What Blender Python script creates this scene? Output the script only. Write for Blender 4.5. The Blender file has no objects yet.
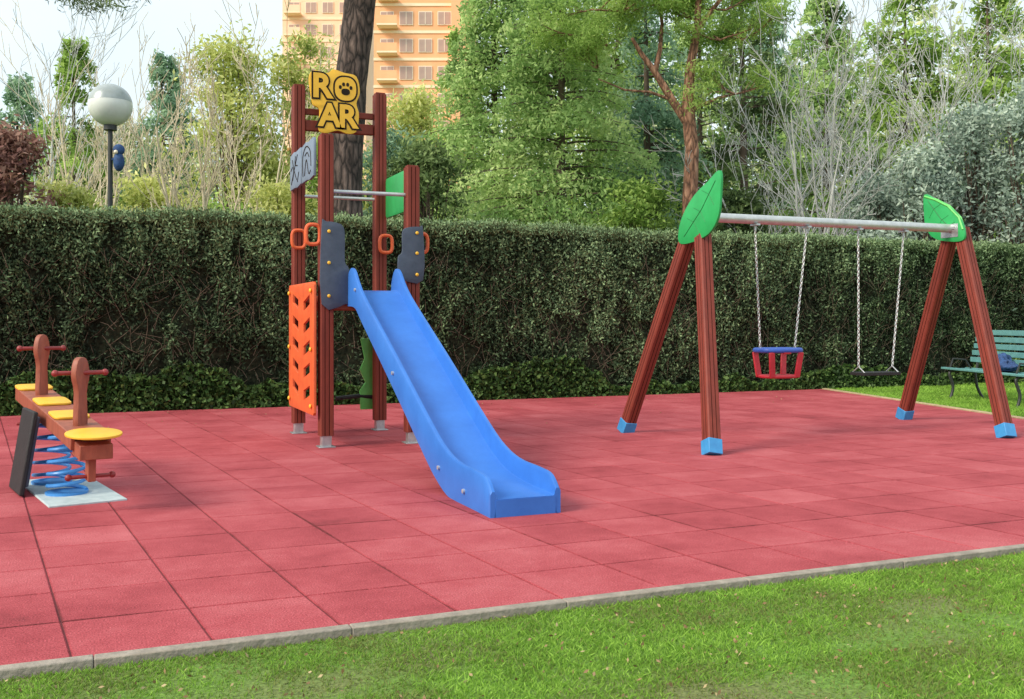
import bpy, bmesh, math, random
import numpy as np
from mathutils import Vector, Matrix
random.seed(3)
RNG=np.random.default_rng(7)
D=bpy.data
scene=bpy.context.scene
A0=math.radians(22.7); CA=math.cos(A0); SA=math.sin(A0)
def W(x,y):   # site frame (right of / ahead of the path viewpoint) -> playground frame
    return (CA*x+SA*y, -SA*x+CA*y)
# ------------------------------------------------------------------ materials
def newmat(name):
    m=D.materials.new(name); m.use_nodes=True
    nt=m.node_tree; b=nt.nodes["Principled BSDF"]
    return m,nt,b
def N(nt,t,**k):
    n=nt.nodes.new(t)
    for a,v in k.items(): setattr(n,a,v)
    return n
def ramp(nt,stops):
    r=N(nt,'ShaderNodeValToRGB'); e=r.color_ramp.elements
    while len(e)<len(stops): e.new(.5)
    for i,(p,c) in enumerate(stops):
        e[i].position=p; e[i].color=(*c,1)
    return r
def pm(name,c1,c2=None,scale=8,rough=.6,bump=.1,bscale=None,metal=0,stretch=(1,1,1),spec=.5,detail=5):
    m,nt,b=newmat(name)
    c2=c2 or tuple(x*.75 for x in c1)
    tc=N(nt,'ShaderNodeTexCoord'); mp=N(nt,'ShaderNodeMapping'); mp.inputs['Scale'].default_value=stretch
    nt.links.new(tc.outputs['Object'],mp.inputs[0])
    n=N(nt,'ShaderNodeTexNoise'); n.inputs['Scale'].default_value=scale; n.inputs['Detail'].default_value=detail; n.inputs['Roughness'].default_value=.65
    nt.links.new(mp.outputs[0],n.inputs[0])
    r=ramp(nt,[(.3,c2),(.7,c1)])
    nt.links.new(n.outputs[0],r.inputs[0]); nt.links.new(r.outputs[0],b.inputs['Base Color'])
    b.inputs['Roughness'].default_value=rough; b.inputs['Metallic'].default_value=metal
    b.inputs['Specular IOR Level'].default_value=spec
    if bump:
        n2=N(nt,'ShaderNodeTexNoise'); n2.inputs['Scale'].default_value=bscale or scale*4; n2.inputs['Detail'].default_value=4
        nt.links.new(mp.outputs[0],n2.inputs[0])
        bp=N(nt,'ShaderNodeBump'); bp.inputs['Strength'].default_value=bump; bp.inputs['Distance'].default_value=.02
        nt.links.new(n2.outputs[0],bp.inputs['Height']); nt.links.new(bp.outputs[0],b.inputs['Normal'])
    return m
def leafmat(name,c0,c1,c2,trans=.35,rough=.6):
    m,nt,b=newmat(name)
    at=N(nt,'ShaderNodeAttribute'); at.attribute_name='tint'
    r=ramp(nt,[(0,c0),(.5,c1),(1,c2)])
    nt.links.new(at.outputs['Fac'],r.inputs[0]); nt.links.new(r.outputs[0],b.inputs['Base Color'])
    b.inputs['Roughness'].default_value=rough; b.inputs['Specular IOR Level'].default_value=.15
    if trans>0:
        tr=N(nt,'ShaderNodeBsdfTranslucent'); mx=N(nt,'ShaderNodeMixShader'); mx.inputs[0].default_value=trans
        nt.links.new(r.outputs[0],tr.inputs[0])
        nt.links.new(b.outputs[0],mx.inputs[1]); nt.links.new(tr.outputs[0],mx.inputs[2])
        nt.links.new(mx.outputs[0],nt.nodes['Material Output'].inputs[0])
    return m
def barkmat(name,c1,c2,c3,sc=5):
    m,nt,b=newmat(name)
    tc=N(nt,'ShaderNodeTexCoord'); mp=N(nt,'ShaderNodeMapping'); mp.inputs['Scale'].default_value=(1.6,1.6,.45)
    nt.links.new(tc.outputs['Object'],mp.inputs[0])
    nz=N(nt,'ShaderNodeTexNoise'); nz.inputs['Scale'].default_value=3; nz.inputs['Detail'].default_value=5
    nt.links.new(mp.outputs[0],nz.inputs[0])
    mxv=N(nt,'ShaderNodeMixRGB'); mxv.inputs[0].default_value=.25
    nt.links.new(mp.outputs[0],mxv.inputs[1]); nt.links.new(nz.outputs['Color'],mxv.inputs[2])
    vo=N(nt,'ShaderNodeTexVoronoi',feature='DISTANCE_TO_EDGE'); vo.inputs['Scale'].default_value=sc
    nt.links.new(mxv.outputs[0],vo.inputs[0])
    r=ramp(nt,[(0,c3),(.10,c2),(.35,c1)]); nt.links.new(vo.outputs[0],r.inputs[0])
    n2=N(nt,'ShaderNodeTexNoise'); n2.inputs['Scale'].default_value=12; n2.inputs['Detail'].default_value=6; nt.links.new(mp.outputs[0],n2.inputs[0])
    r2=ramp(nt,[(.3,(.5,.5,.5)),(.7,(1.2,1.2,1.2))]); nt.links.new(n2.outputs[0],r2.inputs[0])
    mx=N(nt,'ShaderNodeMixRGB',blend_type='MULTIPLY'); mx.inputs[0].default_value=1
    nt.links.new(r.outputs[0],mx.inputs[1]); nt.links.new(r2.outputs[0],mx.inputs[2]); nt.links.new(mx.outputs[0],b.inputs['Base Color'])
    b.inputs['Roughness'].default_value=.95
    bp=N(nt,'ShaderNodeBump'); bp.inputs['Strength'].default_value=1; bp.inputs['Distance'].default_value=.06
    nt.links.new(vo.outputs[0],bp.inputs['Height']); nt.links.new(bp.outputs[0],b.inputs['Normal'])
    return m
M={}
M['wood']=pm('red_brown_wood',(.235,.043,.027),(.15,.029,.020),5,.6,.08,40,stretch=(2.5,2.5,.5),spec=.3)
M['groove']=pm('dark_groove',(.09,.020,.014),(.06,.014,.010),6,.8,0,spec=.1)
M['galv']=pm('galvanised_steel',(.55,.57,.58),(.38,.40,.42),18,.38,.05,metal=.75)
M['steel']=pm('matt_steel_tube',(.62,.64,.64),(.45,.47,.48),12,.4,.05,metal=.5)
M['slide']=pm('blue_plastic',(.038,.175,.58),(.028,.135,.48),3,.42,.04,60,spec=.4)
M['navy']=pm('slate_plastic',(.060,.078,.120),(.04,.055,.09),12,.5,.08)
M['orange']=pm('orange_plastic',(.76,.14,.040),(.62,.10,.03),6,.5,.05)
M['yellow']=pm('yellow_plastic',(.84,.48,.035),(.72,.40,.03),8,.5,.05)
M['glyph']=pm('dark_marking',(.035,.025,.02),(.02,.015,.012),8,.7,0,spec=.1)
M['greysign']=pm('grey_blue_plastic',(.20,.26,.35),(.14,.19,.27),8,.5,.05)
M['green']=pm('green_plastic',(.025,.40,.11),(.018,.31,.08),5,.45,.05)
M['greendark']=pm('green_plastic_engraving',(.01,.15,.04),(.01,.12,.03),5,.6,0)
M['greenlight']=pm('green_plastic_light',(.15,.62,.13),(.10,.48,.1),5,.5,.03)
M['blueboot']=pm('blue_painted_steel',(.05,.30,.62),(.035,.22,.50),12,.45,.1)
M['red']=pm('red_plastic',(.52,.025,.045),(.40,.018,.03),8,.45,.05)
M['darkred']=pm('dark_red_plastic',(.30,.03,.03),(.2,.02,.02),8,.45,.05)
M['black']=pm('black_rubber',(.018,.018,.02),(.01,.01,.012),14,.7,.2)
M['bluespring']=pm('blue_spring_paint',(.06,.28,.68),(.04,.2,.52),12,.35,.02)
M['blueseat']=pm('blue_seat_frame',(.04,.12,.50),(.03,.08,.38),12,.4,.02)
M['plywood']=pm('weathered_brown_board',(.36,.10,.055),(.22,.055,.03),6,.55,.1,stretch=(3,3,1))
M['mat']=pm('pale_concrete_pad',(.50,.58,.60),(.34,.42,.45),10,.8,.2)
M['bench']=pm('teal_painted_slats',(.14,.34,.34),(.09,.24,.24),9,.5,.1,stretch=(1,1,1))
M['iron']=pm('dark_iron',(.03,.035,.035),(.02,.02,.02),9,.5,.1)
M['bagblue']=pm('blue_cloth',(.03,.09,.25),(.015,.03,.09),9,.8,.4)
M['lampwhite']=pm('opal_globe',(.74,.76,.74),(.62,.65,.63),3,.25,0)
M['lampgrey']=pm('metallised_globe_cap',(.42,.46,.46),(.30,.34,.35),4,.3,0,metal=.2)
M['bark']=barkmat('dark_pine_bark',(.17,.12,.105),(.075,.052,.045),(.018,.013,.012),7)
M['barkred']=barkmat('orange_pine_bark',(.50,.27,.18),(.33,.16,.10),(.12,.06,.04),7)
M['barkdark']=pm('brown_bark',(.16,.11,.08),(.06,.045,.035),5,.9,.4,stretch=(2,2,.6))
M['barkpale']=pm('pale_tan_bark',(.74,.64,.47),(.50,.41,.29),5,.85,.1,stretch=(2,2,.6))
M['barkgrey']=pm('grey_lichened_bark',(.60,.60,.58),(.38,.37,.36),5,.9,.1,stretch=(2,2,.6))
M['curb']=pm('concrete_edging',(.36,.31,.26),(.20,.17,.14),9,.9,.4,40)
M['curby']=pm('ochre_edging',(.50,.38,.22),(.33,.25,.15),6,.9,.4,30)
M['brick']=pm('sunlit_orange_brick',(.95,.50,.27),(.88,.42,.22),.4,.85,.1,6)  # low sun glow and distance haze put into the brick colour
M['brickpale']=pm('hazy_pink_render',(.95,.66,.48),(.90,.60,.42),.3,.85,.1,6)  # paled to carry haze and sunlight on the farther block
M['concrete']=pm('hazy_concrete',(.95,.76,.56),(.90,.70,.5),.5,.8,.1)  # building bands and slabs, haze painted in as paleness
M['glass']=pm('hazy_window_glass',(.50,.34,.28),(.40,.27,.24),1,.4,0)  # low contrast with the wall imitates haze over the windows
M['frame']=pm('window_frame',(.88,.74,.60),(.8,.68,.56),2,.5,0)

# ------------------------------------------------------------------ object helpers
def link(o): scene.collection.objects.link(o); return o
def empty(name,loc,label,cat,group=None):
    o=D.objects.new(name,None); o.location=loc; o.empty_display_size=.2
    o["label"]=label; o["category"]=cat
    if group:o["group"]=group
    return link(o)
def wloc(o):
    v=Vector(o.location)
    while o.parent: o=o.parent; v+=Vector(o.location)
    return v
class MB:
    def __init__(s): s.v=[];s.f=[];s.m=[];s.sm=[]
    def add(s,vs,fs,mi=0,sm=False):
        o=len(s.v); s.v+= [tuple(v) for v in vs]
        s.f+=[tuple(i+o for i in f) for f in fs]
        if isinstance(mi,(list,tuple)): s.m+=list(mi)
        else: s.m+=[mi]*len(fs)
        s.sm+=[sm]*len(fs); return s
    def box(s,c,size,mi=0,rot=None,mat=None):
        hx,hy,hz=[a/2 for a in size]
        vs=[Vector((x,y,z)) for z in(-hz,hz) for y in(-hy,hy) for x in(-hx,hx)]
        R=rot.to_4x4() if rot is not None else Matrix.Identity(4)
        T=Matrix.Translation(c)@R
        if mat is not None: T=mat@T
        return s.add([T@v for v in vs],[(0,2,3,1),(4,5,7,6),(0,1,5,4),(2,6,7,3),(0,4,6,2),(1,3,7,5)],mi)
    def tube(s,pts,rad,sides=10,mi=0,closed=False,caps=True):
        pts=[Vector(p) for p in pts]; n=len(pts)
        if not isinstance(rad,(list,tuple)): rad=[rad]*n
        vs=[];prev=None
        for i,p in enumerate(pts):
            if closed: t=(pts[(i+1)%n]-pts[i-1]).normalized()
            else: t=(pts[min(i+1,n-1)]-pts[max(i-1,0)]).normalized()
            if prev is None:
                h=Vector((0,0,1)) if abs(t.z)<.9 else Vector((1,0,0))
                x=t.cross(h).normalized()
            else: x=(prev-t*prev.dot(t)).normalized()
            prev=x; y=t.cross(x)
            for k in range(sides):
                a=2*math.pi*k/sides
                vs.append(p+(x*math.cos(a)+y*math.sin(a))*rad[i])
        fs=[]
        for i in range(n if closed else n-1):
            j=(i+1)%n
            for k in range(sides):
                l=(k+1)%sides
                fs.append((i*sides+k,i*sides+l,j*sides+l,j*sides+k))
        if caps and not closed:
            fs.append(tuple(range(sides))[::-1]); fs.append(tuple((n-1)*sides+k for k in range(sides)))
        return s.add(vs,fs,mi,True)
    def ball(s,c,r,mi=0,seg=12,rings=8,sc=(1,1,1),zr=(0,1)):
        vs=[];fs=[]
        for i in range(rings+1):
            th=math.pi*(zr[0]+(zr[1]-zr[0])*i/rings)
            for k in range(seg):
                a=2*math.pi*k/seg
                vs.append((c[0]+r*sc[0]*math.sin(th)*math.cos(a),c[1]+r*sc[1]*math.sin(th)*math.sin(a),c[2]+r*sc[2]*math.cos(th)))
        for i in range(rings):
            for k in range(seg):
                l=(k+1)%seg
                fs.append((i*seg+k,(i+1)*seg+k,(i+1)*seg+l,i*seg+l))
        return s.add(vs,fs,mi,True)
    def prism(s,poly,p0,p1,hint,mis=0,cap=0):
        p0=Vector(p0);p1=Vector(p1);t=(p1-p0).normalized()
        x=Vector(hint); x=(x-t*x.dot(t)).normalized(); y=t.cross(x)
        n=len(poly); vs=[p0+x*a+y*b for a,b in poly]+[p1+x*a+y*b for a,b in poly]
        fs=[(i,(i+1)%n,n+(i+1)%n,n+i) for i in range(n)]
        ms=mis if isinstance(mis,list) else [mis]*n
        s.add(vs,fs,ms); s.add(vs,[tuple(range(n))[::-1],tuple(range(n,2*n))],cap)
        return s
    def mesh(s,me,mat,mi=0):
        return s.add([mat@v.co for v in me.vertices],[tuple(p.vertices) for p in me.polygons],mi)
    def build(s,name,mats,parent=None,bevel=0,ang=40,label=None,local=False):
        me=D.meshes.new(name)
        o=Vector((0,0,0)) if (parent is None or local) else wloc(parent)
        me.from_pydata([(v[0]-o.x,v[1]-o.y,v[2]-o.z) for v in s.v],[],s.f)
        for k in mats: me.materials.append(M[k])
        me.polygons.foreach_set('material_index',s.m); me.polygons.foreach_set('use_smooth',[True]*len(s.f))
        bm=bmesh.new(); bm.from_mesh(me); bmesh.ops.remove_doubles(bm,verts=bm.verts,dist=1e-6)
        bmesh.ops.recalc_face_normals(bm,faces=bm.faces); bm.to_mesh(me); bm.free()
        me.set_sharp_from_angle(angle=math.radians(ang))
        ob=D.objects.new(name,me); link(ob)
        if parent: ob.parent=parent
        if bevel:
            b=ob.modifiers.new('Bevel','BEVEL'); b.width=bevel; b.segments=2; b.limit_method='ANGLE'; b.angle_limit=math.radians(40)
        if label: ob["label"]=label
        return ob
def curve_mesh(splines,thick,bev=.004):
    cu=D.curves.new('c','CURVE'); cu.dimensions='2D'; cu.fill_mode='BOTH'; cu.extrude=thick/2-bev; cu.bevel_depth=bev; cu.bevel_resolution=1; cu.offset=-bev
    for s in splines:
        sp=cu.splines.new('POLY'); sp.points.add(len(s)-1)
        for i,(x,y) in enumerate(s): sp.points[i].co=(x,y,0,1)
        sp.use_cyclic_u=True
    o=D.objects.new('c',cu); link(o); dg=bpy.context.evaluated_depsgraph_get(); dg.update()
    me=D.meshes.new_from_object(o.evaluated_get(dg)); D.objects.remove(o); return me
def text_mesh(t,size,thick,offset):
    cu=D.curves.new('t','FONT'); cu.body=t; cu.size=size; cu.extrude=thick/2; cu.offset=offset; cu.align_x='CENTER'; cu.align_y='CENTER'; cu.resolution_u=4
    o=D.objects.new('t',cu); link(o); dg=bpy.context.evaluated_depsgraph_get(); dg.update()
    me=D.meshes.new_from_object(o.evaluated_get(dg)); D.objects.remove(o); return me
def smooth_poly(pts,n=6,closed=True):
    out=[];L=len(pts)
    for i in range(L if closed else L-1):
        g=lambda k: Vector(pts[k%L]) if closed else Vector(pts[max(0,min(L-1,k))])
        p0,p1,p2,p3=g(i-1),g(i),g(i+1),g(i+2)
        for k in range(n):
            t=k/n
            out.append(tuple(.5*((2*p1)+(-p0+p2)*t+(2*p0-5*p1+4*p2-p3)*t*t+(-p0+3*p1-3*p2+p3)*t**3)))
    if not closed: out.append(tuple(pts[-1]))
    return out
def frame(o,x,y):
    x=Vector(x).normalized(); y=Vector(y).normalized(); z=x.cross(y)
    m=Matrix((x,y,z)).transposed().to_4x4(); m.translation=Vector(o); return m
# ------------------------------------------------------------------ numpy helpers
def h3(i,seed):
    s=np.sin(i[...,0]*127.1+i[...,1]*311.7+i[...,2]*74.7+seed*53.3)*43758.5453
    return s-np.floor(s)
def vn(P,seed=0):
    i=np.floor(P); f=P-i; f=f*f*(3-2*f); r=0
    for a in(0,1):
        for b in(0,1):
            for c in(0,1):
                w=(f[...,0] if a else 1-f[...,0])*(f[...,1] if b else 1-f[...,1])*(f[...,2] if c else 1-f[...,2])
                r=r+w*h3(i+np.array([a,b,c]),seed)
    return r
def fbm(P,seed=0,o=3): return sum(vn(P*2**k,seed+k)*.5**k for k in range(o))/sum(.5**k for k in range(o))
def fast(name,V,F,mats,tint=None,parent=None,sm=False,mi=None):
    me=D.meshes.new(name); V=np.asarray(V,dtype=np.float32); F=np.asarray(F,dtype=np.int32)
    if parent: 
        o=wloc(parent); V=V-np.array([o.x,o.y,o.z],dtype=np.float32)
    me.vertices.add(len(V)); me.vertices.foreach_set('co',V.ravel())
    m,k=F.shape; me.loops.add(m*k); me.loops.foreach_set('vertex_index',F.ravel())
    me.polygons.add(m); me.polygons.foreach_set('loop_start',np.arange(0,m*k,k,dtype=np.int32))
    try: me.polygons.foreach_set('loop_total',np.full(m,k,dtype=np.int32))
    except Exception: pass
    for a in mats: me.materials.append(a)
    if mi is not None: me.polygons.foreach_set('material_index',np.asarray(mi,dtype=np.int32))
    me.polygons.foreach_set('use_smooth',np.full(m,sm))
    me.update(calc_edges=True)
    if tint is not None:
        a=me.attributes.new('tint','FLOAT','POINT'); a.data.foreach_set('value',np.clip(tint,0,1).astype(np.float32))
    ob=D.objects.new(name,me); link(ob)
    if parent: ob.parent=parent
    return ob
def nrm(a): return a/np.maximum(np.linalg.norm(a,axis=-1,keepdims=True),1e-9)
def cards(C,size,aspect=.45,bias=None,bs=0.,rng=RNG):
    n=len(C); d=rng.normal(size=(n,3))
    d=nrm(d)
    if bias is not None: d=nrm(d+np.asarray(bias)*bs)
    w=nrm(np.cross(d,rng.normal(size=(n,3))))
    l=(size*(.6+.8*rng.random(n)))[:,None]
    V=np.stack([C-d*l,C+w*l*aspect,C+d*l,C-w*l*aspect],1).reshape(-1,3)
    return V,np.arange(4*n).reshape(n,4)
def tubes(paths,sides=5):
    Vs=[];Fs=[];o=0
    for pts,rad in paths:
        pts=np.asarray(pts);n=len(pts);rad=np.asarray(rad)
        t=np.gradient(pts,axis=0); t=nrm(t)
        h=np.array([0,0,1.]) if abs(t[0,2])<.8 else np.array([1.,0,0])
        x=nrm(np.cross(t,h)); y=np.cross(t,x)
        a=np.arange(sides)*2*np.pi/sides
        ring=pts[:,None,:]+rad[:,None,None]*(x[:,None,:]*np.cos(a)[None,:,None]+y[:,None,:]*np.sin(a)[None,:,None])
        Vs.append(ring.reshape(-1,3))
        i=np.arange(n-1)[:,None]*sides; k=np.arange(sides)[None,:]; l=(k+1)%sides
        Fs.append(np.stack([i+k,i+l,i+sides+l,i+sides+k],-1).reshape(-1,4)+o); o+=n*sides
    return np.concatenate(Vs),np.concatenate(Fs)
def grow(paths,tips,p,d,L,r,depth,rng,wob=.12,up=.05,kids=(0,3,4,5),spread=.8,lr=.6,n=5,tip=.35):
    p=np.array(p,float); d=np.array(d,float); d/=np.linalg.norm(d); pts=[p];ds=[d]
    for i in range(n):
        d=d+rng.normal(0,wob,3)+np.array([0,0,up]); d/=np.linalg.norm(d); p=p+d*L/n; pts.append(p);ds.append(d)
    rad=np.linspace(r,r*tip,n+1); paths.append((np.array(pts),rad)); tips.append((p,depth))
    if depth<=0: return
    for j in range(kids[depth]):
        t=rng.uniform(.3,1); i=min(n,int(t*n+.5))
        q=rng.normal(size=3); q-=ds[i]*q.dot(ds[i]); q/=np.linalg.norm(q)
        grow(paths,tips,pts[i],ds[i]+q*spread*rng.uniform(.6,1.2),L*lr*rng.uniform(.6,1.2),rad[i]*.6,depth-1,rng,wob,up,kids,spread,lr,n,tip)
def treebase(name,label,cat,xy,group=None):
    return empty(name,(xy[0],xy[1],-.03),label,cat,group)

# ------------------------------------------------------------------ camera & light
cd=D.cameras.new('camera'); cam=D.objects.new('camera',cd); link(cam); scene.camera=cam
cam.location=(0,0,1.3); cam.rotation_euler=(math.radians(90),0,-A0)
cd.sensor_width=36; cd.lens=36*1000/1024; cd.shift_y=-29.5/1024; cd.clip_end=2000; cd.clip_start=.05
w=D.worlds.new("World"); scene.world=w; w.use_nodes=True
nt=w.node_tree; bg=nt.nodes['Background']
sky=N(nt,'ShaderNodeTexSky'); sky.sky_type='NISHITA'; sky.sun_disc=False
sd=W(-.80,-.55); sel=math.radians(38); saz=math.atan2(sd[0],sd[1])
sky.sun_elevation=sel; sky.sun_rotation=saz; sky.dust_density=3.5; sky.air_density=1.0; sky.ozone_density=1.5
tc=N(nt,'ShaderNodeTexCoord'); nz=N(nt,'ShaderNodeTexNoise'); nz.inputs['Scale'].default_value=2.2; nz.inputs['Detail'].default_value=6
nt.links.new(tc.outputs['Generated'],nz.inputs[0])
cr=ramp(nt,[(.35,(.78,.78,.78)),(.65,(.97,.97,.97))]); nt.links.new(nz.outputs[0],cr.inputs[0])
mxw=N(nt,'ShaderNodeMixRGB'); mxw.inputs[2].default_value=(7.2,8.2,8.6,1)
nt.links.new(cr.outputs[0],mxw.inputs[0]); nt.links.new(sky.outputs[0],mxw.inputs[1]); nt.links.new(mxw.outputs[0],bg.inputs[0])
bg.inputs[1].default_value=.15
sl=D.lights.new('sun','SUN'); so=D.objects.new('sun',sl); link(so); sl.energy=3.9; sl.angle=math.radians(22); sl.color=(1,.90,.74)
v=Vector((math.cos(sel)*math.sin(saz),math.cos(sel)*math.cos(saz),math.sin(sel)))
so.rotation_euler=v.to_track_quat('Z','Y').to_euler(); so.location=(0,0,30)
scene.view_settings.view_transform='Standard'; scene.view_settings.look='None'; scene.view_settings.exposure=0

# ------------------------------------------------------------------ ground
m,nt,b=newmat('lawn_soil')
tc=N(nt,'ShaderNodeTexCoord')
n1=N(nt,'ShaderNodeTexNoise'); n1.inputs['Scale'].default_value=1.3; n1.inputs['Detail'].default_value=6
n2=N(nt,'ShaderNodeTexNoise'); n2.inputs['Scale'].default_value=60; n2.inputs['Detail'].default_value=4
nt.links.new(tc.outputs['Object'],n1.inputs[0]); nt.links.new(tc.outputs['Object'],n2.inputs[0])
r1=ramp(nt,[(.35,(.20,.21,.075)),(.55,(.16,.30,.04))]); r2=ramp(nt,[(.3,(.45,.45,.4)),(.7,(1,1,1))])
nt.links.new(n1.outputs[0],r1.inputs[0]); nt.links.new(n2.outputs[0],r2.inputs[0])
mx=N(nt,'ShaderNodeMixRGB',blend_type='MULTIPLY'); mx.inputs[0].default_value=1
nt.links.new(r1.outputs[0],mx.inputs[1]); nt.links.new(r2.outputs[0],mx.inputs[2]); nt.links.new(mx.outputs[0],b.inputs['Base Color'])
b.inputs['Roughness'].default_value=.95
bp=N(nt,'ShaderNodeBump'); bp.inputs['Strength'].default_value=.6; bp.inputs['Distance'].default_value=.02
nt.links.new(n2.outputs[0],bp.inputs['Height']); nt.links.new(bp.outputs[0],b.inputs['Normal'])
M['lawn']=m
g=MB().add([(-700,-700,-.03),(900,-700,-.03),(900,900,-.03),(-700,900,-.03)],[(0,1,2,3)]).build('ground',['lawn'])
g['kind']='structure'; g['label']='green lawn and earth around the playground'

# rubber tiles
m,nt,b=newmat('red_rubber_granules')
at=N(nt,'ShaderNodeAttribute'); at.attribute_name='tint'
tc=N(nt,'ShaderNodeTexCoord')
r=ramp(nt,[(0,(.14,.018,.022)),(.3,(.33,.046,.058)),(.55,(.41,.068,.082)),(1,(.52,.125,.140))])
n1=N(nt,'ShaderNodeTexNoise'); n1.inputs['Scale'].default_value=1.2; n1.inputs['Detail'].default_value=9; n1.inputs['Roughness'].default_value=.75
n2=N(nt,'ShaderNodeTexNoise'); n2.inputs['Scale'].default_value=130; n2.inputs['Detail'].default_value=3
for q in(n1,n2): nt.links.new(tc.outputs['Object'],q.inputs[0])
ma=N(nt,'ShaderNodeMath',operation='MULTIPLY_ADD'); ma.inputs[1].default_value=1.8; ma.inputs[2].default_value=-.90
nt.links.new(n1.outputs[0],ma.inputs[0])
mb_=N(nt,'ShaderNodeMath',operation='ADD'); nt.links.new(ma.outputs[0],mb_.inputs[0]); nt.links.new(at.outputs['Fac'],mb_.inputs[1])
nt.links.new(mb_.outputs[0],r.inputs[0])
r2=ramp(nt,[(.32,(.55,.50,.50)),(.47,(.92,.92,.92)),(.58,(1.0,1.0,1.0)),(.70,(1.5,1.9,1.9))]); nt.links.new(n2.outputs[0],r2.inputs[0])
mx=N(nt,'ShaderNodeMixRGB',blend_type='MULTIPLY'); mx.inputs[0].default_value=1
nt.links.new(r.outputs[0],mx.inputs[1]); nt.links.new(r2.outputs[0],mx.inputs[2]); nt.links.new(mx.outputs[0],b.inputs['Base Color'])
b.inputs['Roughness'].default_value=.85; b.inputs['Specular IOR Level'].default_value=.3
bp=N(nt,'ShaderNodeBump'); bp.inputs['Strength'].default_value=.8; bp.inputs['Distance'].default_value=.006
nt.links.new(n2.outputs[0],bp.inputs['Height']); nt.links.new(bp.outputs[0],b.inputs['Normal'])
M['rubber']=m
M['joint']=pm('dark_red_joint',(.15,.024,.028),(.10,.018,.022),10,.9,0)
T=.525; V=[];F=[];TT=[]; rr=random.Random(5)
RE=lambda v: 11.2+(v-9.4)*.25   # right-hand boundary
SK=-.100
for j in range(0,21):
    for i in range(-11,29):
        u0=-.076+T*i; v0=4.2+T*j
        if v0+T>15.25: continue
        g_=.0026; t=rr.gauss(.55,.065); dz=[rr.uniform(-.0010,.0006) for _ in range(4)]
        if u0+SK*(v0-4.2)<-6.4: continue
        o=len(V); e=.007
        def K(x,y): return (x+SK*(y-4.2),y)
        cs=[K(u0+g_,v0+g_),K(u0+T-g_,v0+g_),K(u0+T-g_,v0+T-g_),K(u0+g_,v0+T-g_)]
        ci=[K(u0+g_+e,v0+g_+e),K(u0+T-g_-e,v0+g_+e),K(u0+T-g_-e,v0+T-g_-e),K(u0+g_+e,v0+T-g_-e)]
        if cs[0][0]>RE(v0)+.8: continue
        for k in range(4): V.append((*cs[k],-.012))
        for k in range(4): V.append((*cs[k],-.004+dz[k]))
        for k in range(4): V.append((*ci[k],0+dz[k]))
        for k in range(4): V.append((*ci[k],0+dz[k]))
        for k in range(4):
            l=(k+1)%4; F.append((o+k,o+l,o+4+l,o+4+k)); F.append((o+4+k,o+4+l,o+8+l,o+8+k))
        F.append((o+12,o+13,o+14,o+15)); TT+= [t-.35]*8+[t-.25]*4+[t]*4
tile=fast('rubber_tile_paving',V,F,[M['rubber']],np.array(TT))
bm=bmesh.new(); bm.from_mesh(tile.data)
bmesh.ops.bisect_plane(bm,geom=bm.verts[:]+bm.edges[:]+bm.faces[:],plane_co=(11.2,9.4,0),plane_no=Vector((1,-.25,0)).normalized(),clear_outer=True)
bm.to_mesh(tile.data); bm.free()
tile['kind']='structure'; tile['label']='red rubber safety tiles laid in a square grid'
base=MB().add([(-6.6,4.19,-.006),(RE(4.19),4.19,-.006),(RE(15.20),15.20,-.006),(-6.6,15.20,-.006)],[(0,1,2,3)]).build('paving_bed',['joint'])
base['kind']='structure'
cb=MB(); rr=random.Random(2); u=-7
while u<13:
    cb.box((u+.5,4.158,-.040+rr.uniform(-.001,.001)),(.998,.062,.10),0); u+=1.0
cb=cb.build('front_kerb',['curb'],bevel=.006); cb['kind']='structure'
cb=MB(); ang=math.atan2(1,.25)
for k in range(12):
    v0=3.9+k*.95; cb.box((RE(v0+.5)+.07,v0+.5,-.035),(.975,.10,.10),0,rot=Matrix.Rotation(ang,3,'Z'))
cb=cb.build('side_kerb',['curby'],bevel=.006); cb['kind']='structure'

# ------------------------------------------------------------------ grass
def blades(n,sampler,hmin,hmax,wd,seed,lo=.22,gain=6,floor=.35):
    rng=np.random.default_rng(seed); P=sampler(rng,n)
    k=fbm(np.c_[P*1.4,np.zeros(len(P))],seed,3)
    keep=rng.random(len(P))<np.clip((k-lo)*gain,floor,1); P=P[keep];k=k[keep]; n=len(P)
    h=rng.uniform(hmin,hmax,n)*np.clip(.5+k,.6,1.3); a=rng.random(n)*2*np.pi; ln=rng.normal(0,.7,(n,2))*h[:,None]
    z=np.full(n,-.032)
    dx=np.c_[np.cos(a),np.sin(a)]*wd
    V=np.stack([np.c_[P-dx,z],np.c_[P+dx,z],np.c_[P+dx*.6+ln*.45,z+h*.6],np.c_[P-dx*.3+ln,z+h]],1).reshape(-1,3)
    k2=fbm(np.c_[P*4,np.zeros(len(P))],seed+7,3)
    t=np.clip(.12+.9*(k-.25)+.9*(k2-.35)+rng.normal(0,.22,n),0,1)
    return V,np.arange(4*n).reshape(n,4),np.repeat(t,4)
gm=leafmat('grass_blades',(.22,.23,.08),(.19,.36,.045),(.36,.58,.10),.4)
V,F,t=blades(260000,lambda r,n: np.c_[r.uniform(-1.6,7.2,n),r.uniform(1.9,4.125,n)],.010,.026,.0027,1)
o=fast('lawn_grass',V,F,[gm],t); o['kind']='stuff'; o['label']='short mown green grass along the concrete edging'; o['category']='grass'
def sside(r,n):
    v=r.uniform(6,15.3,n); u=RE(v)+.14+r.random(n)**1.3*9; return np.c_[u,v]
V,F,t=blades(90000,sside,.03,.07,.007,2); t=t*.8+.3
o=fast('verge_grass',V,F,[gm],t); o['kind']='stuff'; o['label']='lush green grass under the bench'; o['category']='grass'
rng=np.random.default_rng(9); n=1800
C=np.c_[rng.uniform(-1.3,6,n),rng.uniform(2,4.1,n),rng.uniform(-.02,.0,n)]
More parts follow.
